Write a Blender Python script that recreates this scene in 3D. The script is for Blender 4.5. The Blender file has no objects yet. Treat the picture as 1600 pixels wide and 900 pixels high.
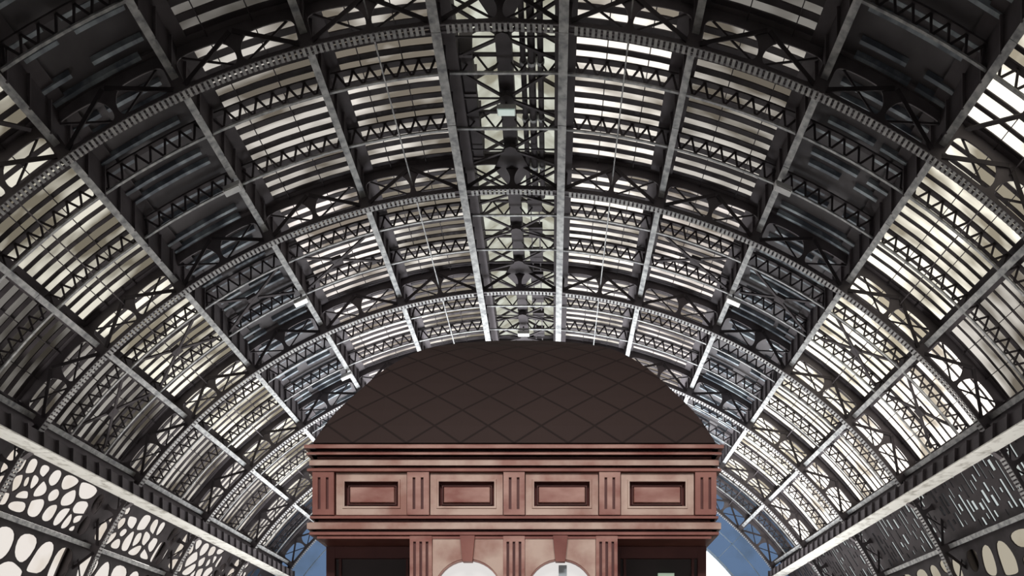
import bpy, bmesh, math, random
from mathutils import Vector, Matrix

# ------------------------------------------------------------------ camera, sky, exposure
scene = bpy.context.scene
col = scene.collection
EYE = Vector((1.22, 0.0, 1.75))
F_PX = 1265.0
cam_data = bpy.data.cameras.new('camera')
cam = bpy.data.objects.new('camera', cam_data)
col.objects.link(cam)
cam.location = EYE
cam.rotation_euler = (math.radians(90), 0, 0)
cam_data.sensor_fit = 'HORIZONTAL'
cam_data.sensor_width = 36.0
cam_data.lens = F_PX / 1600 * 36.0
cam_data.shift_x = -62 / 1600
cam_data.shift_y = 665 / 1600
cam_data.clip_end = 500
scene.camera = cam

SKY = 3.0
world = bpy.data.worlds.new('sky')
scene.world = world
world.use_nodes = True
wn = world.node_tree.nodes
bg = wn['Background']
bg.inputs[0].default_value = (1.0, 0.965, 0.93, 1)
bg.inputs[1].default_value = SKY

scene.view_settings.view_transform = 'Standard'
scene.view_settings.look = 'None'
scene.view_settings.exposure = 0.0
scene.view_settings.gamma = 1.0
scene.view_settings.use_curve_mapping = False


def area_light(name, loc, rot, sx, sy, power, color):
    d = bpy.data.lights.new(name, 'AREA')
    d.shape = 'RECTANGLE'
    d.size, d.size_y = sx, sy
    d.energy = power
    d.color = color
    o = bpy.data.objects.new(name, d)
    col.objects.link(o)
    o.location = loc
    o.rotation_euler = rot
    return o


# unseen fill lights added below ironwork and eaves, with hall facing the kiosk
UP = math.radians(180)
for px in (-5.5, 6.5):
    up = area_light('far_fill_light', (px, 42, 0.4), (UP, 0, 0), 3, 14, 2500, (0.94, 0.98, 1.0))
    up.data.spread = math.radians(98)
for px in (-13.4, 13.4):
    eaves_fill = area_light('eaves_fill_light', (px, 33, 0.4), (UP, 0, 0), 1, 26, 280, (1.0, 0.97, 0.93))
    eaves_fill.data.spread = math.radians(55)
kiosk_fill = area_light('kiosk_fill_light', (0.8, -3.5, 11.0), (math.radians(56), 0, 0), 6, 2, 225, (1.0, 0.93, 0.88))
kiosk_fill.data.spread = math.radians(70)

# ------------------------------------------------------------------ helpers
ZC = EYE.z - 1.88                 # centre of the vault circle
R0 = 18.0                         # lower flange of the arched trusses
BAY = 6.0
RIBS = [19 + BAY * i for i in range(6)]
TH = [4.8, 14.45, 24.4, 34.3, 44.0, 53.2, 63.3, 73.0]


def sd(t): return math.sin(math.radians(t))
def cd(t): return math.cos(math.radians(t))
def P(t, r, y): return Vector((r * sd(t), y, ZC + r * cd(t)))
def radial(t): return Vector((sd(t), 0, cd(t)))
def tang(t): return Vector((cd(t), 0, -sd(t)))
YV = Vector((0, 1, 0))
ZV = Vector((0, 0, 1))


class MB:
    def __init__(s): s.v, s.f, s.uv = [], [], {}

    def add(s, vs, fs):
        n = len(s.v)
        s.v += [Vector(a) for a in vs]
        s.f += [tuple(n + i for i in f) for f in fs]

    def hexa(s, b, t):            # two quads: bottom and top loops
        s.add(list(b) + list(t), [(3, 2, 1, 0), (4, 5, 6, 7), (0, 1, 5, 4), (1, 2, 6, 5), (2, 3, 7, 6), (3, 0, 4, 7)])

    def box(s, x0, x1, y0, y1, z0, z1):
        s.hexa([(x0, y0, z0), (x1, y0, z0), (x1, y1, z0), (x0, y1, z0)],
               [(x0, y0, z1), (x1, y0, z1), (x1, y1, z1), (x0, y1, z1)])

    def obox(s, c, a, b, d):      # half vectors
        c, a, b, d = Vector(c), Vector(a), Vector(b), Vector(d)
        s.hexa([c - a - b - d, c + a - b - d, c + a + b - d, c - a + b - d],
               [c - a - b + d, c + a - b + d, c + a + b + d, c - a + b + d])

    def bar(s, p, q, w, h, up=ZV):
        p, q = Vector(p), Vector(q)
        d = (q - p)
        side = d.cross(Vector(up))
        if side.length < 1e-6: side = d.cross(Vector((1, 0.01, 0)))
        side.normalize()
        u = side.cross(d).normalized()
        s.obox((p + q) / 2, d / 2, side * (w / 2), u * (h / 2))

    def tube(s, p, q, r, n=8):
        p, q = Vector(p), Vector(q)
        d = (q - p).normalized()
        a = d.orthogonal().normalized()
        b = d.cross(a)
        vs, fs = [], []
        for e in (p, q):
            for i in range(n):
                t = 2 * math.pi * i / n
                vs.append(e + a * (r * math.cos(t)) + b * (r * math.sin(t)))
        for i in range(n):
            j = (i + 1) % n
            fs.append((i, j, n + j, n + i))
        fs += [tuple(range(n))[::-1], tuple(range(n, 2 * n))]
        s.add(vs, fs)

    def arc(s, t0, t1, r0, r1, y0, y1, n):
        vs, fs = [], []
        for i in range(n + 1):
            t = t0 + (t1 - t0) * i / n
            vs += [P(t, r0, y0), P(t, r0, y1), P(t, r1, y1), P(t, r1, y0)]
        for i in range(n):
            a, b = 4 * i, 4 * i + 4
            for k in range(4):
                fs.append((a + k, a + (k + 1) % 4, b + (k + 1) % 4, b + k))
        fs += [(3, 2, 1, 0), (4 * n, 4 * n + 1, 4 * n + 2, 4 * n + 3)]
        s.add(vs, fs)

    def build(s, name, mat, parent=None):
        off = world_loc(parent) if parent else Vector((0, 0, 0))
        me = bpy.data.meshes.new(name)
        me.from_pydata([tuple(v - off) for v in s.v], [], s.f)
        bm = bmesh.new(); bm.from_mesh(me)
        bmesh.ops.recalc_face_normals(bm, faces=bm.faces)
        bm.to_mesh(me); bm.free()
        return link(name, me, mat, parent)


def world_loc(o):
    v = Vector((0, 0, 0))
    while o:
        v += o.location
        o = o.parent
    return v


def link(name, me, mat, parent=None):
    if mat: me.materials.append(mat)
    o = bpy.data.objects.new(name, me)
    col.objects.link(o)
    if parent: o.parent = parent
    return o


def thing(name, label, cat, loc=(0, 0, 0), group=None, kind=None):
    o = bpy.data.objects.new(name, None)
    col.objects.link(o)
    o.location = loc
    o.empty_display_size = 0.3
    return tag(o, label, cat, group, kind)


def tag(o, label, cat=None, group=None, kind=None):
    o['label'] = label
    if cat: o['category'] = cat
    if group: o['group'] = group
    if kind: o['kind'] = kind
    return o


def dup(root, loc, label):
    r = root.copy(); col.objects.link(r); r.location = loc; r['label'] = label
    for ch in root.children:
        c = ch.copy(); col.objects.link(c); c.parent = r
        for g in ch.children:
            d = g.copy(); col.objects.link(d); d.parent = c
    return r


def chaikin(p, n=2):
    for _ in range(n):
        q = []
        for i in range(len(p)):
            a, b = p[i], p[(i + 1) % len(p)]
            q += [(a[0] * .75 + b[0] * .25, a[1] * .75 + b[1] * .25), (a[0] * .25 + b[0] * .75, a[1] * .25 + b[1] * .75)]
        p = q
    return p


def plate(name, outer, holes, thick, mapf, mat, parent=None):
    """a flat plate with holes, cut from outlines; mapf(x, y, t) gives the place"""
    cu = bpy.data.curves.new('tmp', 'CURVE')
    cu.dimensions = '2D'; cu.fill_mode = 'BOTH'; cu.extrude = thick / 2
    for loop in [outer] + holes:
        sp = cu.splines.new('POLY')
        sp.points.add(len(loop) - 1)
        for pt, (a, b) in zip(sp.points, loop): pt.co = (a, b, 0, 1)
        sp.use_cyclic_u = True
    ob = bpy.data.objects.new('tmp', cu)
    col.objects.link(ob)
    dg = bpy.context.evaluated_depsgraph_get()
    me = bpy.data.meshes.new_from_object(ob.evaluated_get(dg))
    bpy.data.objects.remove(ob); bpy.data.curves.remove(cu)
    off = world_loc(parent) if parent else Vector((0, 0, 0))
    for v in me.vertices: v.co = Vector(mapf(v.co.x, v.co.y, v.co.z)) - off
    bm = bmesh.new(); bm.from_mesh(me)
    bmesh.ops.remove_doubles(bm, verts=bm.verts, dist=1e-4)
    bmesh.ops.recalc_face_normals(bm, faces=bm.faces)
    bm.to_mesh(me); bm.free()
    me.name = name
    me.materials.clear()
    return link(name, me, mat, parent)


# ------------------------------------------------------------------ materials
def mat_base(name):
    m = bpy.data.materials.new(name); m.use_nodes = True
    nt = m.node_tree
    return m, nt, nt.nodes['Principled BSDF']


def noisy(name, c1, c2, scale=3.0, rough=0.6, metal=0.0, bump=0.0, stretch=(1, 1, 1), lo=0.35, hi=0.7, spec=0.3):
    m, nt, bs = mat_base(name)
    N = nt.nodes
    tc = N.new('ShaderNodeTexCoord')
    mp = N.new('ShaderNodeMapping'); mp.inputs['Scale'].default_value = stretch
    no = N.new('ShaderNodeTexNoise'); no.inputs['Scale'].default_value = scale; no.inputs['Detail'].default_value = 6
    rp = N.new('ShaderNodeValToRGB')
    rp.color_ramp.elements[0].position = lo; rp.color_ramp.elements[0].color = (*c1, 1)
    rp.color_ramp.elements[1].position = hi; rp.color_ramp.elements[1].color = (*c2, 1)
    nt.links.new(tc.outputs['Object'], mp.inputs[0]); nt.links.new(mp.outputs[0], no.inputs[0])
    nt.links.new(no.outputs[0], rp.inputs[0]); nt.links.new(rp.outputs[0], bs.inputs['Base Color'])
    bs.inputs['Roughness'].default_value = rough
    bs.inputs['Metallic'].default_value = metal
    bs.inputs['Specular IOR Level'].default_value = spec
    if bump:
        b = N.new('ShaderNodeBump'); b.inputs['Strength'].default_value = bump
        nt.links.new(no.outputs[0], b.inputs['Height']); nt.links.new(b.outputs[0], bs.inputs['Normal'])
    return m


IRON = noisy('dark_iron', (.11, .096, .103), (.155, .137, .146), 2.0, .7)
IRON_D = noisy('sooty_iron', (.09, .079, .085), (.125, .109, .118), 2.0, .8)
IRON_SIL = noisy('silhouette_iron', (.055, .047, .051), (.08, .069, .075), 2.0, .8)  # iron darkened so backlit members read as silhouettes despite the fill lights
PALE = noisy('pale_grey_paint', (.20, .205, .22), (.56, .565, .56), 5.0, .55, lo=.3, hi=.62)
BATTEN = noisy('batten_paint', (.28, .28, .29), (.52, .515, .50), 6.0, .55)
SHEET = noisy('dark_roof_sheet', (.10, .092, .098), (.135, .126, .132), 1.2, .75)
SLAT_GLINT = noisy('bluish_slat_glint', (.13, .15, .18), (.46, .52, .56), 1.6, .5, stretch=(1, .25, 1), lo=.42, hi=.66)  # pale blue put into the colour for light caught along the slats
BEAM = noisy('weathered_white_beam', (.50, .48, .43), (.90, .89, .84), 2.6, .6, stretch=(1.4, 1, 1), lo=.30, hi=.5)
STONE = noisy('platform_stone', (.26, .25, .23), (.36, .34, .32), .8, .8)
BRICK = noisy('dark_brick', (.05, .045, .045), (.085, .075, .072), 2.0, .9)


def glass(name, scale, lo, hi, floor, stretch):
    """thin dirty roof glass: see-through, tinted per pane by the object's own colour, with soot patches"""
    m, nt, bs = mat_base(name)
    N = nt.nodes; L = nt.links
    out = N['Material Output']
    oi = N.new('ShaderNodeObjectInfo')
    tc = N.new('ShaderNodeTexCoord')
    mp = N.new('ShaderNodeMapping'); mp.inputs['Scale'].default_value = stretch
    no = N.new('ShaderNodeTexNoise'); no.inputs['Scale'].default_value = scale; no.inputs['Detail'].default_value = 3
    rp = N.new('ShaderNodeValToRGB')
    rp.color_ramp.elements[0].position = lo; rp.color_ramp.elements[0].color = (floor, floor * .92, floor * .8, 1)
    rp.color_ramp.elements[1].position = hi; rp.color_ramp.elements[1].color = (1, 1, 1, 1)
    mx = N.new('ShaderNodeMix'); mx.data_type = 'RGBA'; mx.blend_type = 'MULTIPLY'; mx.inputs['Factor'].default_value = 1
    tr = N.new('ShaderNodeBsdfTransparent')
    df = N.new('ShaderNodeBsdfDiffuse'); df.inputs[0].default_value = (.12, .115, .10, 1)
    ms = N.new('ShaderNodeMixShader'); ms.inputs[0].default_value = .06
    L.new(tc.outputs['Object'], mp.inputs[0]); L.new(mp.outputs[0], no.inputs[0]); L.new(no.outputs[0], rp.inputs[0])
    L.new(oi.outputs['Color'], mx.inputs['A']); L.new(rp.outputs[0], mx.inputs['B'])
    L.new(mx.outputs['Result'], tr.inputs[0])
    L.new(tr.outputs[0], ms.inputs[1]); L.new(df.outputs[0], ms.inputs[2]); L.new(ms.outputs[0], out.inputs[0])
    N.remove(bs)
    return m


GLASS = glass('dirty_roof_glass', .5, .40, .58, .22, (.8, 1.5, .8))
GLASS_CLEAN = glass('window_glass', .5, .2, .5, .75, (1, 1, 1))
SHEETS = glass('translucent_sheets', .9, .34, .62, .45, (1, 1.3, 1))
CREAM = (1.0, .975, .925)
GREEN = (.98, .97, .86)
PINK = (1.0, .95, .93)

# ------------------------------------------------------------------ the setting: floor, walls, the solid vault behind the camera
YB, YE = -11.0, 49.0
m = MB(); m.box(-24, 24, YB - 6, YE + 8, -.3, 0)
tag(m.build('floor', STONE), 'pale stone platform floor of the train shed', 'floor', kind='structure')
for sgn, side in ((-1, 'left'), (1, 'right')):
    m = MB()
    xw = sgn * 17.55
    x0, x1 = sorted((xw, xw + sgn * .6))
    m.box(x0, x1, YB, YE, 0, ZC + 18.3 * cd(73))
    for y in RIBS: m.box(*sorted((xw - sgn * .25, xw + sgn * .1)), y - .4, y + .4, 0, ZC + 18.0 * cd(73))
    tag(m.build('wall_' + side, BRICK), 'dark low brick wall on the %s side of the shed' % side, 'wall', kind='structure')
m = MB(); m.arc(-78, 78, 19.2, 19.4, YB, 13, 60)  # unseen front vault, kept unglazed to hold back daylight
tag(m.build('ceiling', SHEET), 'dark solid vault over the front of the shed', 'ceiling', kind='structure')
m = MB()
vs = []
for i in range(41):
    t = -90 + 4.5 * i
    vs += [P(t, 19.4, YB), P(t, 19.4, YB - .3)]
out = [(19.4 * sd(-90 + 4.5 * i), 19.4 * cd(-90 + 4.5 * i) + ZC) for i in range(41)]
wf = plate('wall_light_block', [(-19.4, 0)] + out + [(19.4, 0)], [[(-11, .02), (11, .02), (11, 3.6), (-11, 3.6)]], .3, lambda x, y, t: (x, YB + t, y), BRICK)  # unseen end wall added to cut daylight from the open end
tag(wf, 'unseen end wall added to limit daylight, with a wide low opening', 'wall', kind='structure')
# opaque strip of roof between the second and third purlin on each side
for sgn, side in ((-1, 'left'), (1, 'right')):
    c = MB(); c.arc(sgn * TH[2], sgn * TH[3], 19.15, 19.25, 13, YE, 4)
    co = tag(c.build('ceiling_' + side, SHEET), 'dark opaque roof strip running down the %s haunch' % side, 'roof', kind='structure')
    s = MB()
    n = int((YE - 13) / .4)
    rnd = random.Random(7 + sgn)
    for i in range(n):
        y = 13 + .4 * (i + .5)
        if i % 3 == 0: continue
        a, b = sgn * (TH[2] + .6 + rnd.random() * 1.0), sgn * (TH[3] - .5 - rnd.random() * 1.6)
        cuts = [(0, 1)] if rnd.random() < .45 else [(0, .4 + .2 * rnd.random()), (.66, 1)]
        for u, w in cuts:
            s.arc(a + (b - a) * u, a + (b - a) * w, 19.02, 19.15, y - .05, y + .05, 3)
    s.build('slats', SLAT_GLINT, co)

# ------------------------------------------------------------------ roof windows
side_word = {-1: 'left', 1: 'right'}
ordw = ['nearest', 'second', 'third', 'fourth', 'fifth', 'farthest']
colw = {1: 'beside the ridge', 2: 'in the second strip', 4: 'in the fourth strip', 5: 'in the lowest strip'}
T_TAB = {  # pane tints by bay; vignette darkening and right-hand sun glare put into them
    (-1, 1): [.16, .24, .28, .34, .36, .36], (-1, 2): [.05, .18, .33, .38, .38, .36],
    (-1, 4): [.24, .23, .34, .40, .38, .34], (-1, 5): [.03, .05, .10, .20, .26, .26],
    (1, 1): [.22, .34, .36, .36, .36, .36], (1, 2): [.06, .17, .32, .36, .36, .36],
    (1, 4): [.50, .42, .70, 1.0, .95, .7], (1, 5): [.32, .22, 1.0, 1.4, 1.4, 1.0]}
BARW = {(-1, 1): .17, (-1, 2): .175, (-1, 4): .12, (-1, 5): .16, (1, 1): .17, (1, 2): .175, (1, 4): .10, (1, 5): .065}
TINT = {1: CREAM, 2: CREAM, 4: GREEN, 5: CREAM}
wcount = 0


def next_window():
    global wcount
    wcount += 1
    return 'window_%d' % wcount


BASE_WIN = {}
for (sgn, k), ts in T_TAB.items():
    a, b = sgn * TH[k - 1], sgn * TH[k]
    for i in range(6):
        y0 = 13 + BAY * i
        root = thing(next_window(), 'long slatted roof window %s %s of the ridge, %s bay' % (colw[k], side_word[sgn], ordw[i]), 'window', (0, y0, 0), kind='structure')
        if (sgn, k) not in BASE_WIN:
            g = MB()
            n = 5
            vs = []
            for j in range(n + 1):
                t = a + (b - a) * j / n
                vs += [P(t, 19.16, y0), P(t, 19.16, y0 + BAY)]
            g.add(vs, [(2 * j, 2 * j + 1, 2 * j + 3, 2 * j + 2) for j in range(n)])
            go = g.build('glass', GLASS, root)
            bb = MB()
            w = BARW[(sgn, k)]
            for j in range(15):
                y = y0 + .4 * (j + .5)
                bb.arc(a, b, 19.10, 19.13, y - w / 2, y + w / 2, 4)
            mid = (a + b) / 2
            for q in (.33, .67):
                t = a + (b - a) * q
                bb.bar(P(t, 19.05, y0), P(t, 19.05, y0 + BAY), .025, .05, radial(t))
            bo = bb.build('glazing_bars', IRON_SIL, root)
            BASE_WIN[(sgn, k)] = (go, bo)
        else:
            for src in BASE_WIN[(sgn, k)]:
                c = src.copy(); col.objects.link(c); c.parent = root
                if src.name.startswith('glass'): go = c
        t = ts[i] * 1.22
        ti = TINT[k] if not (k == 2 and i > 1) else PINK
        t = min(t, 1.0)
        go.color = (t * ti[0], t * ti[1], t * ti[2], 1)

# ridge lantern: raised glazing over the gap between the two ridge girders
for i in range(6):
    y0 = 13 + BAY * i
    root = thing(next_window(), 'pale corrugated skylight along the ridge, %s bay' % ordw[i], 'window', (0, y0, 0), kind='structure')
    g = MB()
    for sgn in (-1, 1):
        ns = 24
        vs, fs = [], []
        for j in range(ns + 1):
            dz = .05 * math.cos(j * math.pi)
            y = y0 + BAY * j / ns
            vs += [(sgn * 1.62, y, ZC + 19.45 + dz), (0, y, ZC + 20.35 + dz)]
        fs = [(2 * j, 2 * j + 1, 2 * j + 3, 2 * j + 2) for j in range(ns)]
        g.add(vs, fs)
    go = g.build('glass', SHEETS, root)
    go.color = (.235, .25, .225, 1)
    b = MB()
    for j in range(4):
        y = y0 + 1.5 * j + .75
        for sgn in (-1, 1): b.bar((sgn * 1.62, y, ZC + 19.36), (0, y, ZC + 20.26), .06, .08)
    for sgn in (-1, 1):
        b.box(*sorted((sgn * 1.60, sgn * 1.66)), y0, y0 + BAY, ZC + 18.9, ZC + 19.42)
    b.build('glazing_bars', IRON_SIL, root)

# ------------------------------------------------------------------ arched trusses
bounds = [-t for t in TH[::-1]] + TH
tl = ['arched riveted iron truss nearest the top of the view', 'second arched iron truss from the top, above the kiosk dome',
      'third arched iron truss from the top, just above the dome', 'fourth arched iron truss, its crown hidden by the dome',
      'fifth arched iron truss, its feet beside the cornice', 'farthest arched truss, in front of the blue end screen']


def make_truss():
    y0 = RIBS[0]
    root = thing('arched_truss', tl[0], 'roof truss', (0, y0, 0), 'arched trusses spanning the shed')
    outer = []
    N = 80
    e = 76
    for i in range(N + 1):
        t = -e + 2 * e * i / N
        outer.append((18.03 * sd(t), 18.03 * cd(t)))
    for i in range(N + 1):
        t = e - 2 * e * i / N
        outer.append((19.12 * sd(t), 19.12 * cd(t)))
    holes = []
    br = MB()
    for a, b in zip(bounds[:-1], bounds[1:]):
        def m2(u, v):
            t = a + (b - a) * u
            r = 18.06 + 1.02 * v
            return (r * sd(t), r * cd(t))
        base = [(.085, .12), (.25, .12), (.44, .12), (.478, .2), (.478, .46), (.41, .75), (.25, .78), (.085, .76), (.045, .64), (.045, .25)]
        for mir in (0, 1):
            pts = [((1 - u) if mir else u, v) for u, v in base]
            holes.append([m2(u, v) for u, v in chaikin(pts, 2)])
            q = [((1 - u) if mir else u, v) for u, v in ((.04, .10), (.49, .86), (.06, .84), (.47, .12))]
            for s, tt, dy in ((0, 1, -.045), (2, 3, .035)):
                p0, p1 = m2(*q[s]), m2(*q[tt])
                br.bar((p0[0], y0 + dy, ZC + p0[1]), (p1[0], y0 + dy, ZC + p1[1]), .03, .10 if s == 0 else .045, YV.cross(Vector((p1[0] - p0[0], 0, p1[1] - p0[1]))))
            br.build('cross_brace', IRON_SIL, root)
            br = MB()
    plate('web', outer, holes, .04, lambda x, y, t: (x, y0 + t, ZC + y), IRON, root)
    for ya, yb, ra, rb, nm in ((-.13, -.075, 18.0, 18.03, 'bottom_angle'), (.075, .13, 18.0, 18.03, 'bottom_angle'), (-.16, .16, 19.08, 19.14, 'top_chord')):
        f = MB(); f.arc(-76, 76, ra, rb, y0 + ya, y0 + yb, 90); f.build(nm, IRON, root)
    step = math.degrees(.135 / 18)
    for ta, tb in ((-75.5, -5.6), (-4.0, 4.0), (5.6, 75.5)):
        d = MB()
        t = ta
        while t < tb:
            d.arc(t, t + step * .58, 17.985, 18.0, y0 - .12, y0 + .12, 1)
            t += step
        d.build('batten_strip', BATTEN, root)
    for tb in bounds:
        g = MB()
        p = P(tb, 18.55, y0)
        g.obox(p, tang(tb) * .16, YV * .06, radial(tb) * .52)
        g.build('post', IRON, root)
    return root


truss = make_truss()
for i in range(1, 6): dup(truss, (0, RIBS[i], 0), tl[i])

# ------------------------------------------------------------------ lattice ribs between the trusses
bay_txt = ['in front of the nearest arched truss', 'behind the nearest arched truss', 'behind the second arched truss', 'behind the third arched truss',
           'behind the fourth arched truss', 'in front of the farthest arched truss']


def make_lattice(y0):
    root = thing('lattice_rib', '', 'roof rib', (0, y0, 0), 'slender lattice ribs between the trusses')
    segs = [(-53.2, -4.8), (4.8, 53.2)]
    for t0, t1 in segs:
        a = MB(); b = MB(); z = MB()
        a.arc(t0, t1, 18.52, 18.56, y0 - .035, y0 + .035, 26)
        b.arc(t0, t1, 18.95, 18.99, y0 - .07, y0 + .07, 26)
        n = int((t1 - t0) * math.pi / 180 * 18.75 / .42)
        for i in range(n):
            u = t0 + (t1 - t0) * i / n
            w = t0 + (t1 - t0) * (i + .5) / n
            x = t0 + (t1 - t0) * (i + 1) / n
            z.bar(P(u, 18.55, y0), P(w, 18.96, y0), .03, .055, YV.cross(P(w, 18.96, y0) - P(u, 18.55, y0)))
            z.bar(P(w, 18.96, y0), P(x, 18.55, y0), .03, .055, YV.cross(P(x, 18.55, y0) - P(w, 18.96, y0)))
        a.build('bottom_bar', PALE, root)
        b.build('top_bar', IRON_SIL, root)
        z.build('lacing', IRON_SIL, root)
    return root


lat = None
for i in range(6):
    for j, off in enumerate((2.0, 4.0)):
        y = 13 + BAY * i + off
        lb = '%s slender zigzag lattice rib %s' % (['first', 'second'][j], bay_txt[i])
        if lat is None:
            lat = make_lattice(y); lat['label'] = lb
        else:
            dup(lat, (0, y, 0), lb)

# ------------------------------------------------------------------ purlins and ridge girders running down the shed
pw = ['', 'first', 'second', 'third', 'fourth', 'fifth', 'sixth']
for sgn in (-1, 1):
    for k in range(0, 7):
        t = sgn * TH[k]
        s = side_word[sgn]
        if k == 0:
            root = thing('ridge_girder', 'heavy pale-bottomed girder on the %s edge of the ridge skylight' % s, 'girder', (0, 13, 0), 'ridge girders')
            r, w, top = 17.93, .115, 19.35
        else:
            low = {5: 'above the white beam', 6: 'below the white beam'}.get(k, '')
            root = thing('roof_purlin', ('pale-edged roof purlin, %s out from the ridge on the %s %s' % (pw[k], s, low)).strip(), 'purlin', (0, 13, 0), 'long roof purlins')
            r, w, top = 18.38, .09, 19.1
        c = P(t, r, 0)
        ztop = c.z + (top - r) / max(cd(t), .5) * .98
        f = MB(); wb = MB(); st = MB()
        y = 13.0
        rnd = random.Random(k * 3 + sgn)
        while y < YE - .01:             # flange plates lap each other
            y2 = min(y + 3.0, YE)
            dz = .012 * (rnd.random() - .5)
            f.obox((c.x, (y + y2) / 2, c.z + dz), tang(t) * w, YV * ((y2 - y) / 2 - .006), radial(t) * .015)
            y = y2
        f.build('bottom_flange', PALE, root)
        if k == 6:
            wb.obox(c + YV * 31 + radial(t) * .3, tang(t) * .02, YV * 18, radial(t) * .28)
        elif k >= 4:
            hw = .30 if k == 5 else .36
            wb.obox(c + YV * 31 + radial(t) * hw, tang(t) * .02, YV * 18, radial(t) * hw)
            wb.obox(c + YV * 31 + radial(t) * (2 * hw), tang(t) * (.12 if k == 5 else .24), YV * 18, radial(t) * .02)
        else:
            wb.box(c.x - .02, c.x + .02, 13, YE, c.z, ztop)
            if k == 0:
                wb.box(c.x - .2, c.x + .34, 13, YE, ztop - .75, ztop - .05)
            else:
                wb.obox(Vector((c.x, 31, ztop - .02)), tang(t) * .34, YV * 18, radial(t) * .02)
        wb.build('web', IRON_D, root)
        if k < 6:
            for i in range(int(36 / .75)):
                y = 13.35 + .75 * i
                st = MB()
                if k >= 4: st.obox(c + YV * y + radial(t) * .28, tang(t) * .09, YV * .02, radial(t) * .25)
                else: st.box(c.x - .09, c.x + .09, y - .02, y + .02, c.z + .02, ztop - .05 if k else ztop - .8)
                if not i: st0 = st.build('stiffener', IRON, root)
                else:
                    so = st0.copy(); col.objects.link(so); so.parent = root; so.location.y = .75 * i

# ------------------------------------------------------------------ eaves beams, and the screens between eaves and wall
for sgn in (-1, 1):
    s = side_word[sgn]
    root = thing('eaves_beam', 'broad whitish longitudinal beam along the %s eaves' % s, 'beam', (0, 13, 0), 'white eaves beams')
    c = P(sgn * 55.6, 17.62, 0)
    f = MB(); wb = MB()
    y = 13.0
    while y < YE - .01:
        y2 = min(y + 2.4, YE)
        f.box(c.x - .34, c.x + .34, y + .012, y2 - .012, c.z - .02, c.z + .02)
        y = y2
    f.build('soffit_plates', BEAM, root)
    wb.box(c.x - .22, c.x + .22, 13, YE, c.z + .02, c.z + .5)
    for i in range(48):
        y = 13.4 + .75 * i
        wb.box(c.x - .32, c.x + .32, y - .02, y + .02, c.z + .02, c.z + .5)
    wb.build('web', IRON_D, root)
    for y in RIBS:
        br = MB()
        p0 = Vector((c.x + sgn * .1, y, c.z + .3)); p1 = P(sgn * 57, 18.1, y)
        br.bar(p0, p1, .2, .3)
        br.build('bracket', IRON, root)


def clip(poly, nx, ny, d):
    out = []
    for i in range(len(poly)):
        a, b = poly[i], poly[(i + 1) % len(poly)]
        da, db = nx * a[0] + ny * a[1] - d, nx * b[0] + ny * b[1] - d
        if da <= 0: out.append(a)
        if (da < 0) != (db < 0) and da != db:
            k = da / (da - db)
            out.append((a[0] + (b[0] - a[0]) * k, a[1] + (b[1] - a[1]) * k))
    return out


def cells(w, h, n, seed, x0=0, y0=0, relax=2):
    rnd = random.Random(seed)
    pts = [(x0 + w * rnd.random(), y0 + h * rnd.random()) for _ in range(n)]
    polys = []
    for it in range(1 + relax):
        polys = []
        for i, p in enumerate(pts):
            poly = [(x0, y0), (x0 + w, y0), (x0 + w, y0 + h), (x0, y0 + h)]
            for j, q in enumerate(pts):
                if i == j or not poly: continue
                nx, ny = q[0] - p[0], q[1] - p[1]
                poly = clip(poly, nx, ny, (q[0] ** 2 + q[1] ** 2 - p[0] ** 2 - p[1] ** 2) / 2)
            polys.append(poly)
        if it < relax:
            pts = [(sum(a for a, _ in q) / len(q), sum(b for _, b in q) / len(q)) if q else p for q, p in zip(polys, pts)]
    return [q for q in polys if len(q) > 2]


def shrink(poly, d):
    cx = sum(a for a, _ in poly) / len(poly); cy = sum(b for _, b in poly) / len(poly)
    rr = max(.05, sum(math.hypot(a - cx, b - cy) for a, b in poly) / len(poly))
    k = max(.2, 1 - d / rr)
    return [(cx + (a - cx) * k, cy + (b - cy) * k) for a, b in poly]


def screen(sgn, t0, t1, r, holes, i, label, part, tint, mat=None, frame=True):
    """a flat pierced panel between two rib lines, set on the chord from t0 to t1"""
    mat = mat or IRON
    y0 = 13 + BAY * i
    A, B = P(sgn * t0, r, y0), P(sgn * t1, r, y0)
    H = (B - A).length
    u = (B - A).normalized()
    nrm = Vector((u.z, 0, -u.x)) * 1.0
    root = thing(next_window(), label, 'window', (0, y0, 0), kind='structure')
    plate(part, [(0, 0), (BAY, 0), (BAY, H), (0, H)], holes, .05, lambda x, y, t: A + YV * x + u * y + nrm * t, mat, root)
    g = MB()
    out = radial(sgn * (t0 + t1) / 2) * .12
    g.add([A + out, A + YV * BAY + out, B + YV * BAY + out, B + out], [(0, 1, 2, 3)])
    go = g.build('glass', GLASS_CLEAN, root)
    go.color = (*tint, 1)
    return root


def chord_len(t0, t1, r): return 2 * r * sd((t1 - t0) / 2)


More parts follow.
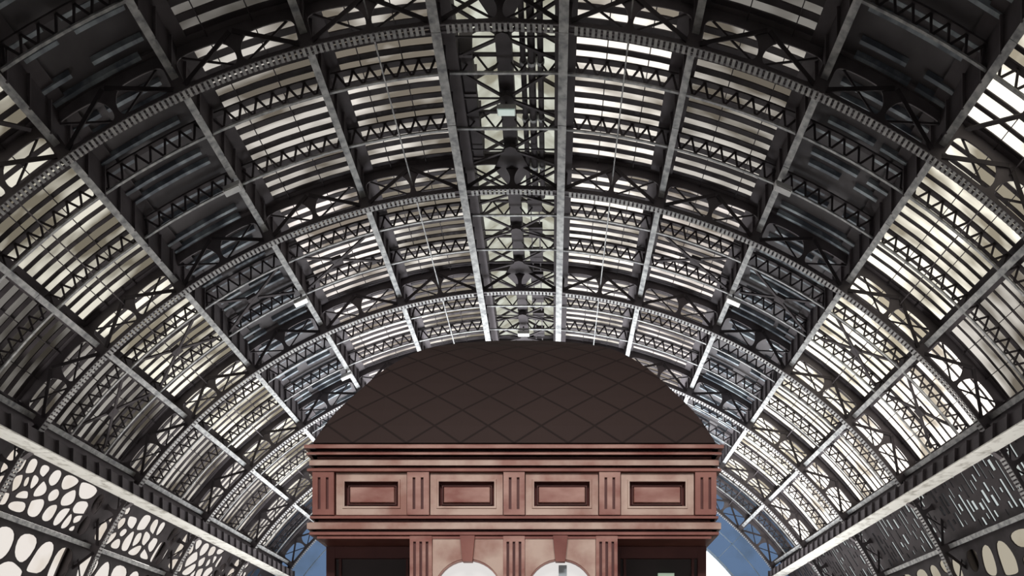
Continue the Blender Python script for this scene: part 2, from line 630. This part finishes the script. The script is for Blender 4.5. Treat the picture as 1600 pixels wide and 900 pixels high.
for i in range(6):
    # left: pierced iron tracery against the sky
    H6 = chord_len(53.3, 63.1, 18.7)
    rnd = random.Random(50 + i)
    hs = []
    for c in cells(BAY - .5, H6 * .62, 26, 11 + i, .25, H6 * .34, 1):
        cy = sum(b for _, b in c) / len(c)
        if cy < H6 * .5 and rnd.random() < .5: continue
        hs.append(chaikin(shrink(c, .05 + .10 * rnd.random() ** 2), 2))
    screen(-1, 53.3, 63.1, 18.7, hs, i, 'pierced iron tracery with bright rounded openings under the left eaves, %s bay' % ordw[i], 'tracery', (.295, .285, .275), IRON_SIL)
    H7 = chord_len(63.5, 73, 18.7)
    hs = []
    for c in cells(BAY - .4, H7 - .3, 9, 91 + i, .2, .2):
        hs.append(chaikin(shrink(c, .10), 2))
    screen(-1, 63.5, 73, 18.7, hs, i, 'large bright tracery openings below the left rail, %s bay' % ordw[i], 'tracery', (.295, .285, .275), IRON_SIL)
    # right: dark boarding with slits of light
    hs = []
    x = .3
    while x < BAY - .3:
        y = .25 + rnd.random() * .2
        while y < H6 - .3:
            ln = .18 + rnd.random() ** 2 * 1.1
            e = min(y + ln, H6 - .12)
            w = .035 + .07 * rnd.random()
            if rnd.random() < .88 and e - y > .1: hs.append([(x - w, y), (x + w, y), (x + w, e), (x - w, e)])
            y = e + .12 + rnd.random() * .3
        x += .22 + .12 * rnd.random()
    screen(1, 53.3, 63.1, 18.7, hs, i, 'dark boarded screen with slits of light under the right eaves, %s bay' % ordw[i], 'boarding', (.19, .215, .22), IRON_SIL)
    hs = [chaikin(shrink(c, .2), 2) for c in cells(BAY - .4, H7 - .3, 13, 191 + i, .2, .2)]
    screen(1, 63.5, 73, 18.7, hs, i, 'dark braced screen with dull openings below the right rail, %s bay' % ordw[i], 'tracery', (.15, .14, .115), IRON_SIL)

# ------------------------------------------------------------------ wind braces and rods
def xbrace(sgn, k, y0, y1, label):
    root = thing('wind_brace', label, 'brace', (0, y0, 0), 'crossed wind braces')
    t0, t1 = sgn * (TH[k - 1] + .8), sgn * (TH[k] - .8)
    for a, b, dr in ((t0, t1, 0), (t1, t0, .08)):
        m = MB()
        m.bar(P(a, 18.62 + dr, y0), P(b, 18.62 + dr, y1), .09, .05, radial((a + b) / 2))
        m.build('diagonal', IRON_SIL, root)
    m = MB(); c = (P(t0, 18.66, y0) + P(t1, 18.66, y1)) / 2
    m.obox(c, tang((t0 + t1) / 2) * .17, YV * .17, radial((t0 + t1) / 2) * .06)
    m.build('gusset', IRON_SIL, root)


for sgn in (-1, 1):
    for k in (2, 3, 4, 5):
        xbrace(sgn, k, 27.1, 28.9, 'crossed wind brace behind the second truss, %s roof strip %s of the ridge' % (pw[k], side_word[sgn]))
    xbrace(sgn, 4, 14.9, 18.6, 'crossed wind brace before the nearest truss, fourth roof strip %s of the ridge' % side_word[sgn])
    root = thing('sag_rod', 'thin pale rod running down the middle of the first roof strip %s of the ridge' % side_word[sgn], 'rod', (0, 13, 0), 'thin longitudinal rods')
    t = sgn * 9.6
    m = MB(); m.bar(P(t, 18.45, 13), P(t, 18.45, YE), .035, .05, radial(t)); m.build('rod', PALE, root)
    for i in range(12):
        y = 13 + 3 * i + 1
        h = MB(); h.bar(P(t, 18.47, y), P(t, 19.0, y), .04, .04, YV); h.build('hanger', IRON, root)
    m = MB(); t = sgn * 39.5
    m.tube(P(t, 18.8, 13), P(t, 18.8, YE), .02, 6)
    tag(m.build('cable', IRON), 'thin dark cable along the fourth roof strip on the %s' % side_word[sgn], 'cable')

# ------------------------------------------------------------------ inside the ridge skylight
root = thing('ridge_beam', 'dark box beam down the middle of the ridge skylight', 'beam', (0, 13, ZC + 18.75))
m = MB(); m.box(-.2, .2, 13, YE, ZC + 18.75, ZC + 19.3); m.build('box', IRON_SIL, root)
for y in RIBS:
    m = MB()
    m.hexa([(-.2, y - .9, ZC + 18.7), (.2, y - .9, ZC + 18.7), (.55, y, ZC + 18.7), (-.55, y, ZC + 18.7)],
           [(-.2, y - .9, ZC + 18.74), (.2, y - .9, ZC + 18.74), (.55, y, ZC + 18.74), (-.55, y, ZC + 18.74)])
    m.hexa([(-.55, y, ZC + 18.7), (.55, y, ZC + 18.7), (.2, y + .7, ZC + 18.7), (-.2, y + .7, ZC + 18.7)],
           [(-.55, y, ZC + 18.74), (.55, y, ZC + 18.74), (.2, y + .7, ZC + 18.74), (-.2, y + .7, ZC + 18.74)])
    m.build('gusset_plate', IRON_SIL, root)
pn = ['nearest the ridge beam', 'in the middle of the three', 'nearest the right ridge girder']
for j, (x, r) in enumerate(((.48, .075), (.70, .10), (.93, .08))):
    root = thing('pipe', 'dark pipe under the ridge skylight, %s' % pn[j], 'pipe', (x, 13, ZC + 18.8), 'pipes along the ridge')
    m = MB(); m.tube((x, 13, ZC + 18.8), (x, 26.5, ZC + 18.8), r, 10); m.build('run', IRON_SIL, root)
    for y in (15, 17, 21, 23, 25):
        m = MB(); m.tube((x, y - .05, ZC + 18.8), (x, y + .05, ZC + 18.8), r + .025, 10); m.build('collar', PALE, root)
root = thing('cable_tray', 'dark stepped cable tray right of the ridge beam, beyond the pipes', 'cable tray', (.6, 26.5, ZC + 18.75))
for i in range(15):
    y = 26.6 + 1.5 * i
    m = MB(); m.box(.42, .9, y, y + .62, ZC + 18.75, ZC + 18.95); m.build('cover', IRON_SIL, root)
for x in (.50, .78):
    m = MB(); m.box(x, x + .04, 26.5, YE, ZC + 18.85, ZC + 18.9); m.build('rail', IRON, root)
root = thing('air_duct', 'dark hanging air duct inside the left edge of the ridge skylight', 'duct', (-.98, 20.6, ZC + 18.7))
m = MB(); m.box(-1.13, -.83, 20.6, 24.6, ZC + 18.7, ZC + 19.1); m.build('trunk', IRON_SIL, root)
for y in (20.7, 22, 23.3, 24.5):
    m = MB(); m.box(-1.15, -.81, y - .04, y + .04, ZC + 18.68, ZC + 19.5); m.build('strap', IRON, root)


def make_cross(y0):
    root = thing('cross_truss', '', 'truss', (0, y0, ZC + 18.5), 'small lattice trusses across the ridge')
    a = MB(); a.bar((-1.5, y0, ZC + 18.5), (1.5, y0, ZC + 18.5), .07, .05); a.build('bottom_bar', PALE, root)
    b = MB(); b.bar((-1.5, y0, ZC + 18.98), (1.5, y0, ZC + 18.98), .08, .06); b.build('top_bar', IRON_SIL, root)
    z = MB()
    n = 4
    for i in range(n):
        x0 = -1.5 + 3.0 * i / n; x1 = x0 + 1.5 / n; x2 = x0 + 3.0 / n
        z.bar((x0, y0, ZC + 18.98), (x1, y0, ZC + 18.5), .04, .045, YV); z.bar((x1, y0, ZC + 18.5), (x2, y0, ZC + 18.98), .04, .045, YV)
    z.build('lacing', IRON_SIL, root)
    return root


def make_star(y0):
    root = thing('rod_bracing', '', 'brace', (0, y0, ZC + 18.6), 'starred rod bracing across the ridge')
    c = Vector((0, y0, ZC + 18.6))
    for sx in (-1, 1):
        for sy in (-.95, .95):
            m = MB(); m.bar(c, (sx * 1.5, y0 + sy, ZC + 18.75), .07, .05); m.build('rod', IRON_SIL, root)
        m = MB(); m.bar(c, (sx * 1.5, y0, ZC + 18.6), .035, .035); m.build('strut', IRON_SIL, root)
    m = MB(); m.tube(c - ZV * .06, c + ZV * .06, .2, 8); m.build('hub', IRON_SIL, root)
    return root


crs = sta = None
for i in range(6):
    for j, off in enumerate((2.0, 4.0)):
        y = 13 + BAY * i + off
        lb = '%s small lattice truss across the ridge skylight %s' % (['first', 'second'][j], bay_txt[i])
        if crs is None: crs = make_cross(y); crs['label'] = lb
        else: dup(crs, (0, y, ZC + 18.5), lb)
    for j, off in enumerate((1.0, 3.0, 5.0)):
        y = 13 + BAY * i + off
        lb = '%s star of dark rods under the ridge skylight %s' % (['first', 'middle', 'last'][j], bay_txt[i])
        if sta is None: sta = make_star(y); sta['label'] = lb
        else: dup(sta, (0, y, ZC + 18.6), lb)

# ------------------------------------------------------------------ floodlights clamped to the second purlins and under the ridge
def emit(name, c, s):
    m, nt, bs = mat_base(name)
    bs.inputs['Base Color'].default_value = (.8, .8, .78, 1)
    bs.inputs['Emission Color'].default_value = (*c, 1)
    bs.inputs['Emission Strength'].default_value = s
    return m


LAMP = emit('lamp_glass', (1, .95, .92), .8)
LAMP_G = emit('green_lamp_glass', (.45, .62, .55), .5)
HOUS = noisy('lamp_housing', (.6, .6, .6), (.75, .75, .74), 4, .5)


def flood(x, y, z, ax, label, lens=LAMP):
    root = thing('floodlight', label, 'lamp', (x, y, z), 'floodlights in the roof')
    ax = Vector(ax).normalized(); w = ax * .25
    m = MB(); m.obox((x, y, z + .06), w, YV * .13, ZV * .06); m.build('housing', HOUS, root)
    m = MB(); m.obox((x, y, z - .01), w * .9, YV * .11, ZV * .015); m.build('lens', lens, root)
    m = MB(); m.obox((x, y, z + .22), ax * .03, YV * .03, ZV * .14); m.build('bracket', IRON, root)


for sgn in (-1, 1):
    c = P(sgn * TH[2], 18.38, 0)
    for y, w in ((22.5, 'behind the nearest truss'), (28.65, 'behind the second truss'), (35.0, 'just above the kiosk dome')):
        if sgn == 1 and y > 30: continue
        flood(c.x + .05 * sgn, y, c.z - .32, tang(sgn * TH[2]), 'white floodlight under the second purlin %s of the ridge, %s' % (side_word[sgn], w), HOUS if y < 25 else LAMP)
flood(-.02, 22.1, ZC + 18.3, (1, 0, 0), 'small greenish lamp under the ridge beam near the top of the view', LAMP_G)
flood(.0, 35.1, ZC + 18.3, (1, 0, 0), 'small white lamp under the ridge beam just above the dome')

# ------------------------------------------------------------------ the blue glazed screen at the far end
root = thing(next_window(), 'blue glazed ring closing the far end of the vault', 'window', (0, YE + .35, 0), kind='structure')
g = MB()
vs = []
NN = 60
for i in range(NN + 1):
    t = -88 + 176 * i / NN
    vs += [P(t, 16.0, YE + .35), P(t, 20.2, YE + .35)]
g.add(vs, [(2 * i, 2 * i + 1, 2 * i + 3, 2 * i + 2) for i in range(NN)])
go = g.build('glass', GLASS_CLEAN, root); go.color = (.040, .066, .116, 1)
m = MB()
m.arc(-88, 88, 15.9, 16.04, YE + .25, YE + .4, 70); m.arc(-88, 88, 17.25, 17.3, YE + .3, YE + .36, 70)
for t in range(-85, 86, 10): m.bar(P(t, 16, YE + .3), P(t, 18.6, YE + .3), .04, .05, YV)
m.build('glazing_bars', noisy('blue_grey_frame', (.2, .27, .36), (.3, .36, .44), 2, .5), root)

# ------------------------------------------------------------------ the kiosk
KX, KY, KH = EYE.x - 58.5 / 140.5, 9.0, 2.24
def kz(py, o=0.0): return EYE.z + (1115 - py) / F_PX * (KY - o)
def kx(px, o=0.0): return EYE.x + (px - 862) / F_PX * (KY - o)
WOOD = noisy('washed_red_wood', (.27, .095, .077), (.54, .33, .28), 1.7, .5, bump=.06, stretch=(1, 1, 2.2), lo=.36, hi=.66)
WOOD_L = noisy('pale_washed_wood', (.36, .18, .145), (.62, .47, .40), 2.4, .5, bump=.06, lo=.36, hi=.62)
WOOD_R = noisy('red_stained_wood', (.21, .066, .055), (.38, .17, .14), 2.0, .5, lo=.3, hi=.7)
WOOD_D = noisy('dark_stain_shade_wood', (.085, .028, .027), (.13, .045, .04), 2.0, .55)  # dark red stain, with the shade of the recesses put into its colour
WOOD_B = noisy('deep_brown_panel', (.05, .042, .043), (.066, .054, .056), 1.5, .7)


def dome_mat():
    m, nt, bs = mat_base('diamond_dome_cladding')
    N, L = nt.nodes, nt.links
    uv = N.new('ShaderNodeUVMap')
    sp = N.new('ShaderNodeSeparateXYZ'); L.new(uv.outputs[0], sp.inputs[0])

    def math_(op, a, b=None):
        n = N.new('ShaderNodeMath'); n.operation = op
        for i, x in enumerate((a, b)):
            if x is None: continue
            if isinstance(x, (int, float)): n.inputs[i].default_value = x
            else: L.new(x, n.inputs[i])
        return n.outputs[0]
    su = math_('DIVIDE', sp.outputs[0], .60); sv = math_('DIVIDE', sp.outputs[1], .50)
    d = []
    for op in ('ADD', 'SUBTRACT'):
        fr = math_('FRACT', math_('ADD', math_(op, su, sv), 100.0))
        d.append(math_('ABSOLUTE', math_('SUBTRACT', fr, .5)))
    ln = math_('GREATER_THAN', math_('MAXIMUM', d[0], d[1]), .465)
    no = N.new('ShaderNodeTexNoise'); no.inputs['Scale'].default_value = 3
    mx = N.new('ShaderNodeMix'); mx.data_type = 'RGBA'
    mx.inputs['A'].default_value = (.047, .033, .031, 1); mx.inputs['B'].default_value = (.058, .040, .037, 1)
    L.new(no.outputs[0], mx.inputs['Factor'])
    m2 = N.new('ShaderNodeMix'); m2.data_type = 'RGBA'; m2.inputs['B'].default_value = (.029, .021, .020, 1)
    L.new(mx.outputs['Result'], m2.inputs['A']); L.new(ln, m2.inputs['Factor'])
    L.new(m2.outputs['Result'], bs.inputs['Base Color'])
    hgt = math_('MULTIPLY', math_('MAXIMUM', d[0], d[1]), -1.0)
    b = N.new('ShaderNodeBump'); b.inputs['Strength'].default_value = .4; b.inputs['Distance'].default_value = .05
    L.new(hgt, b.inputs['Height']); L.new(b.outputs[0], bs.inputs['Normal'])
    bs.inputs['Roughness'].default_value = .75; bs.inputs['Specular IOR Level'].default_value = .15
    return m


kiosk = thing('kiosk', 'reddish wooden kiosk with dark diamond-patterned dome in the middle of the shed', 'kiosk', (KX, KY + KH, 0))

# dome
prof = [(0, 0), (.17, .36), (.42, .75), (.68, 1.12), (1.02, 1.48), (1.39, 1.735), (1.86, 1.99), (2.24, 2.17)]
def cr(p0, p1, p2, p3, t): return .5 * ((2 * p1) + (-p0 + p2) * t + (2 * p0 - 5 * p1 + 4 * p2 - p3) * t * t + (-p0 + 3 * p1 - 3 * p2 + p3) * t ** 3)
fine = []
for i in range(len(prof) - 1):
    q = [prof[max(0, min(len(prof) - 1, i + j))] for j in (-1, 0, 1, 2)]
    for k in range(4):
        fine.append(tuple(cr(q[0][a], q[1][a], q[2][a], q[3][a], k / 4) for a in (0, 1)))
fine.append((2.24, 2.17))
zb = kz(692)
bm = bmesh.new(); uvl = bm.loops.layers.uv.new('UVMap')
arcl = [0]
for a, b in zip(fine[:-1], fine[1:]): arcl.append(arcl[-1] + math.hypot(b[0] - a[0], b[1] - a[1]))
NC = 14
for rot in range(4):
    M = Matrix.Rotation(math.pi / 2 * rot, 3, 'Z')
    grid = []
    for (s, h), al in zip(fine, arcl):
        row = []
        for j in range(NC + 1):
            u = (j / NC * 2 - 1) * (KH - s)
            row.append((bm.verts.new(M @ Vector((u, -(KH - s), zb + h))), u, al))
        grid.append(row)
    for a, b in zip(grid[:-1], grid[1:]):
        for j in range(NC):
            qs = [a[j], a[j + 1], b[j + 1], b[j]]
            try: fc = bm.faces.new([x[0] for x in qs])
            except ValueError: continue
            fc.smooth = True
            for lp, x in zip(fc.loops, qs): lp[uvl].uv = (x[1], x[2])
me = bpy.data.meshes.new('dome'); bm.to_mesh(me); bm.free()
link('dome', me, dome_mat(), kiosk)


def ring(name, prof, mat, x0, x1, y0, y1):
    """mitred moulding swept round a rectangle; prof = (offset, z) from top to bottom"""
    mb = MB(); vs = []; n = len(prof)
    for o, z in prof: vs += [(x0 - o, y0 - o, z), (x1 + o, y0 - o, z), (x1 + o, y1 + o, z), (x0 - o, y1 + o, z)]
    fs = [(4 * i + k, 4 * i + (k + 1) % 4, 4 * i + 4 + (k + 1) % 4, 4 * i + 4 + k) for i in range(n - 1) for k in range(4)]
    fs += [(3, 2, 1, 0), tuple(4 * (n - 1) + k for k in range(4))]
    mb.add(vs, fs)
    return mb.build(name, mat, kiosk)


fx0, fx1, fy0, fy1 = KX - KH, KX + KH, KY, KY + 2 * KH
def seg(name, rows, mat): return ring(name, [(o, kz(py, o)) for o, py in rows], mat, fx0, fx1, fy0, fy1)
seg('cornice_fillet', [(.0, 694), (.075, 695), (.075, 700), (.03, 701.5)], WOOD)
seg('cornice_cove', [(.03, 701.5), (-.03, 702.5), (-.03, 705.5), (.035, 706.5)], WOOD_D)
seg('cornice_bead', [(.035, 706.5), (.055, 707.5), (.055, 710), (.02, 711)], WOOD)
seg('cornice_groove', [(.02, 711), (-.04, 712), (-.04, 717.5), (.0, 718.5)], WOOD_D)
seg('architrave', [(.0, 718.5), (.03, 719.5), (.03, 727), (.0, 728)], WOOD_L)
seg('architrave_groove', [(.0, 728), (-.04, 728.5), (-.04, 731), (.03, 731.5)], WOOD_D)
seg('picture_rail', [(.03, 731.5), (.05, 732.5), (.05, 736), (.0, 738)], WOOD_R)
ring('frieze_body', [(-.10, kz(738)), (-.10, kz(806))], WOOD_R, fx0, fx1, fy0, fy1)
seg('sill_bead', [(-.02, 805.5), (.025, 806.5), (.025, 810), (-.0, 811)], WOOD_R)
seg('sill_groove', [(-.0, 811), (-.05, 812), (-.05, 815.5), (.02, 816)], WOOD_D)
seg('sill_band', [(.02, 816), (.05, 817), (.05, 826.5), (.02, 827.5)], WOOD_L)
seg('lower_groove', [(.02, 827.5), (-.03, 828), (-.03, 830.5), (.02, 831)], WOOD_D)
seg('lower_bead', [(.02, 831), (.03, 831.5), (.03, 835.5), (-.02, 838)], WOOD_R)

# fluted pilasters: backing, caps and raised fillets between the flutes
def pilaster(name, px0, px1, py0, py1, flutes, mat, zbot=None, o=.035):
    x0, x1, z1 = kx(px0), kx(px1), kz(py0)
    z0 = kz(py1) if zbot is None else zbot
    w = x1 - x0
    mb = MB()
    mb.box(x0, x1, KY - o + .035, KY + .12, z0, z1)
    cap = .062
    mb.box(x0, x1, KY - o, KY - o + .04, z1 - cap, z1)
    mb.box(x0, x1, KY - o, KY - o + .04, z0, z0 + cap)
    fw = .030
    gap = (w - flutes * fw) / (flutes + 1)
    x = x0
    for i in range(flutes + 1):
        mb.box(x, x + gap, KY - o, KY - o + .04, z0 + cap, z1 - cap)
        x += gap + fw
    p = mb.build(name, mat, kiosk)
    fl = MB(); x = x0 + gap
    for i in range(flutes):
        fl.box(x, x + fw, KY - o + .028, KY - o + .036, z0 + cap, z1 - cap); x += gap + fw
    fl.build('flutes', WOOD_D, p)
    return p


for a, b in ((489.5, 523), (637, 671), (787, 820), (936, 969), (1085.5, 1118.5)):
    pilaster('frieze_pilaster', a, b, 738.5, 805.5, 2, WOOD_R if a in (489.5, 1085.5) else WOOD)


def nested(name, px0, px1, py0, py1, steps, mat, parent, y=KY):
    """rectangular loops stepping inward and back: (inset px, depth m)"""
    mb = MB(); vs = []
    for ins, d in steps:
        x0, x1, z0, z1 = kx(px0 + ins), kx(px1 - ins), kz(py1 - ins), kz(py0 + ins)
        vs += [(x0, y + d, z0), (x1, y + d, z0), (x1, y + d, z1), (x0, y + d, z1)]
    n = len(steps)
    fs = [(4 * i + k, 4 * i + (k + 1) % 4, 4 * i + 4 + (k + 1) % 4, 4 * i + 4 + k) for i in range(n - 1) for k in range(4)]
    if steps[-1][0] < 90 and mat is not None and name in ('raised_field',): fs.append(tuple(4 * (n - 1) + k for k in range(4)))
    mb.add(vs, fs)
    return mb.build(name, mat, parent)


for a, b in ((525.5, 635.5), (672.5, 785.5), (821.5, 934.5), (970.5, 1084)):
    ca, cb = a + 12, b - 12
    p = nested('frieze_panel', a, b, 739.5, 804.5, [(0, .1), (0, 0), (9.5, 0), (10.2, -.012), (13.2, -.012)], WOOD_L, kiosk)
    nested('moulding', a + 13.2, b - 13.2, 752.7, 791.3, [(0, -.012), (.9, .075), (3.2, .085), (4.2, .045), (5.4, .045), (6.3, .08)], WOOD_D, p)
    nested('raised_field', a + 19.4, b - 19.4, 758.9, 785.1, [(0, .08), (1.2, .03), (2, .026)], WOOD, p)

# arcade below: three fluted pilasters, two arched panels with keystones and lit windows
for a, b in ((641, 675.5), (786.5, 820), (931, 964.5)):
    pilaster('fluted_pilaster', a, b, 838.5, 0, 3, WOOD, zbot=0.0)
LIT = emit('lit_window', (.90, .87, .85), .80)
LIT.node_tree.nodes['Principled BSDF'].inputs['Base Color'].default_value = (.05, .05, .05, 1)
MULL = noisy('blue_grey_mullion', (.42, .50, .55), (.5, .57, .62), 2, .5)
for a, b in ((676, 786), (820.5, 930.5)):
    x0, x1 = kx(a), kx(b); xc = (x0 + x1) / 2
    zt = kz(838.5); r = 54 / 140.5; zc = kz(927)
    hole = [(xc - r, 1.0), (xc + r, 1.0)] + [(xc + r * math.cos(math.pi * i / 20), zc + r * math.sin(math.pi * i / 20)) for i in range(21)]
    p = plate('arch_panel', [(x0, 0), (x1, 0), (x1, zt), (x0, zt)], [hole[:2] + hole[2:]], .10, lambda x, y, t: (x, KY + .05 + t, y), WOOD_L, kiosk)
    mb = MB()
    mb.hexa([(xc - 15 / 281, KY - .05, kz(878.5)), (xc + 15 / 281, KY - .05, kz(878.5)), (xc + 15 / 281, KY + .05, kz(878.5)), (xc - 15 / 281, KY + .05, kz(878.5))],
            [(xc - 23 / 281, KY - .06, zt), (xc + 23 / 281, KY - .06, zt), (xc + 23 / 281, KY + .05, zt), (xc - 23 / 281, KY + .05, zt)])
    tag(mb.build('keystone', WOOD_R, kiosk), 'redder tapered keystone')
    mb = MB()
    for i in range(20):
        t0, t1 = math.pi * i / 20, math.pi * (i + 1) / 20
        q = []
        for rr in (r, r - .018):
            for yy in (KY + .01, KY + .09):
                q.append((rr, yy))
        pt = lambda t, rr, yy: (xc + rr * math.cos(t), yy, zc + rr * math.sin(t))
        mb.hexa([pt(t0, r, KY + .01), pt(t0, r, KY + .09), pt(t0, r - .014, KY + .09), pt(t0, r - .014, KY + .01)],
                [pt(t1, r, KY + .01), pt(t1, r, KY + .09), pt(t1, r - .014, KY + .09), pt(t1, r - .014, KY + .01)])
    mb.build('arch_lining', WOOD, kiosk)
    mb = MB(); mb.box(x0 + .01, x1 - .01, KY + .16, KY + .18, .95, zt - .02)
    pane = tag(mb.build('window_pane', LIT, kiosk), 'white lit arched window pane')
    if a > 800:
        mb = MB(); mb.box(kx(873), kx(886), KY + .12, KY + .16, 1.0, kz(880)); mb.build('mullion', MULL, pane)

# dark recessed wings either side of the arcade, and the body behind
def wing(x0, x1, inner):
    zt = kz(838); y = KY + .6
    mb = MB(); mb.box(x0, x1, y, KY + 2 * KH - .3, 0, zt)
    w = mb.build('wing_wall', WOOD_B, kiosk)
    mb = MB()
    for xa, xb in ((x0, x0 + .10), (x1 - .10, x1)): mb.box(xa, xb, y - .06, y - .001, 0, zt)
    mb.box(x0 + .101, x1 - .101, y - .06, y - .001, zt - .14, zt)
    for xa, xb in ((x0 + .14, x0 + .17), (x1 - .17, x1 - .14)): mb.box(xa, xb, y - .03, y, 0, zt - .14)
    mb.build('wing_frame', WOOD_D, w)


kin = (kx(641) + .02, kx(964.5) - .02)
wing(fx0, kin[0], 1)
wing(kin[1], fx1, -1)
mb = MB(); mb.box(kin[0], kin[0] + .1, KY + .1, KY + 4.1, 0, kz(838)); mb.box(kin[1] - .1, kin[1], KY + .1, KY + 4.1, 0, kz(838))
mb.box(kin[0], kin[1], KY + 4.0, KY + 4.1, 0, kz(838))
mb.build('core_wall', WOOD_D, kiosk)
mb = MB(); mb.box(fx0 + .05, fx1 - .05, KY - .01, KY + .02, kz(842), kz(838.5))
mb.build('soffit_bead', WOOD_R, kiosk)
mb = MB(); gx = EYE.x + (1041 - 862) / F_PX * 9.55; gz = EYE.z + (1115 - 906) / F_PX * 9.55
mb.box(gx - .095, gx + .095, 9.55, 9.6, gz - .08, gz + .08)
tag(mb.build('lit_sign', emit('green_sign', (.25, .50, .30), .35), kiosk), 'small dim green lit panel on the dark wing')
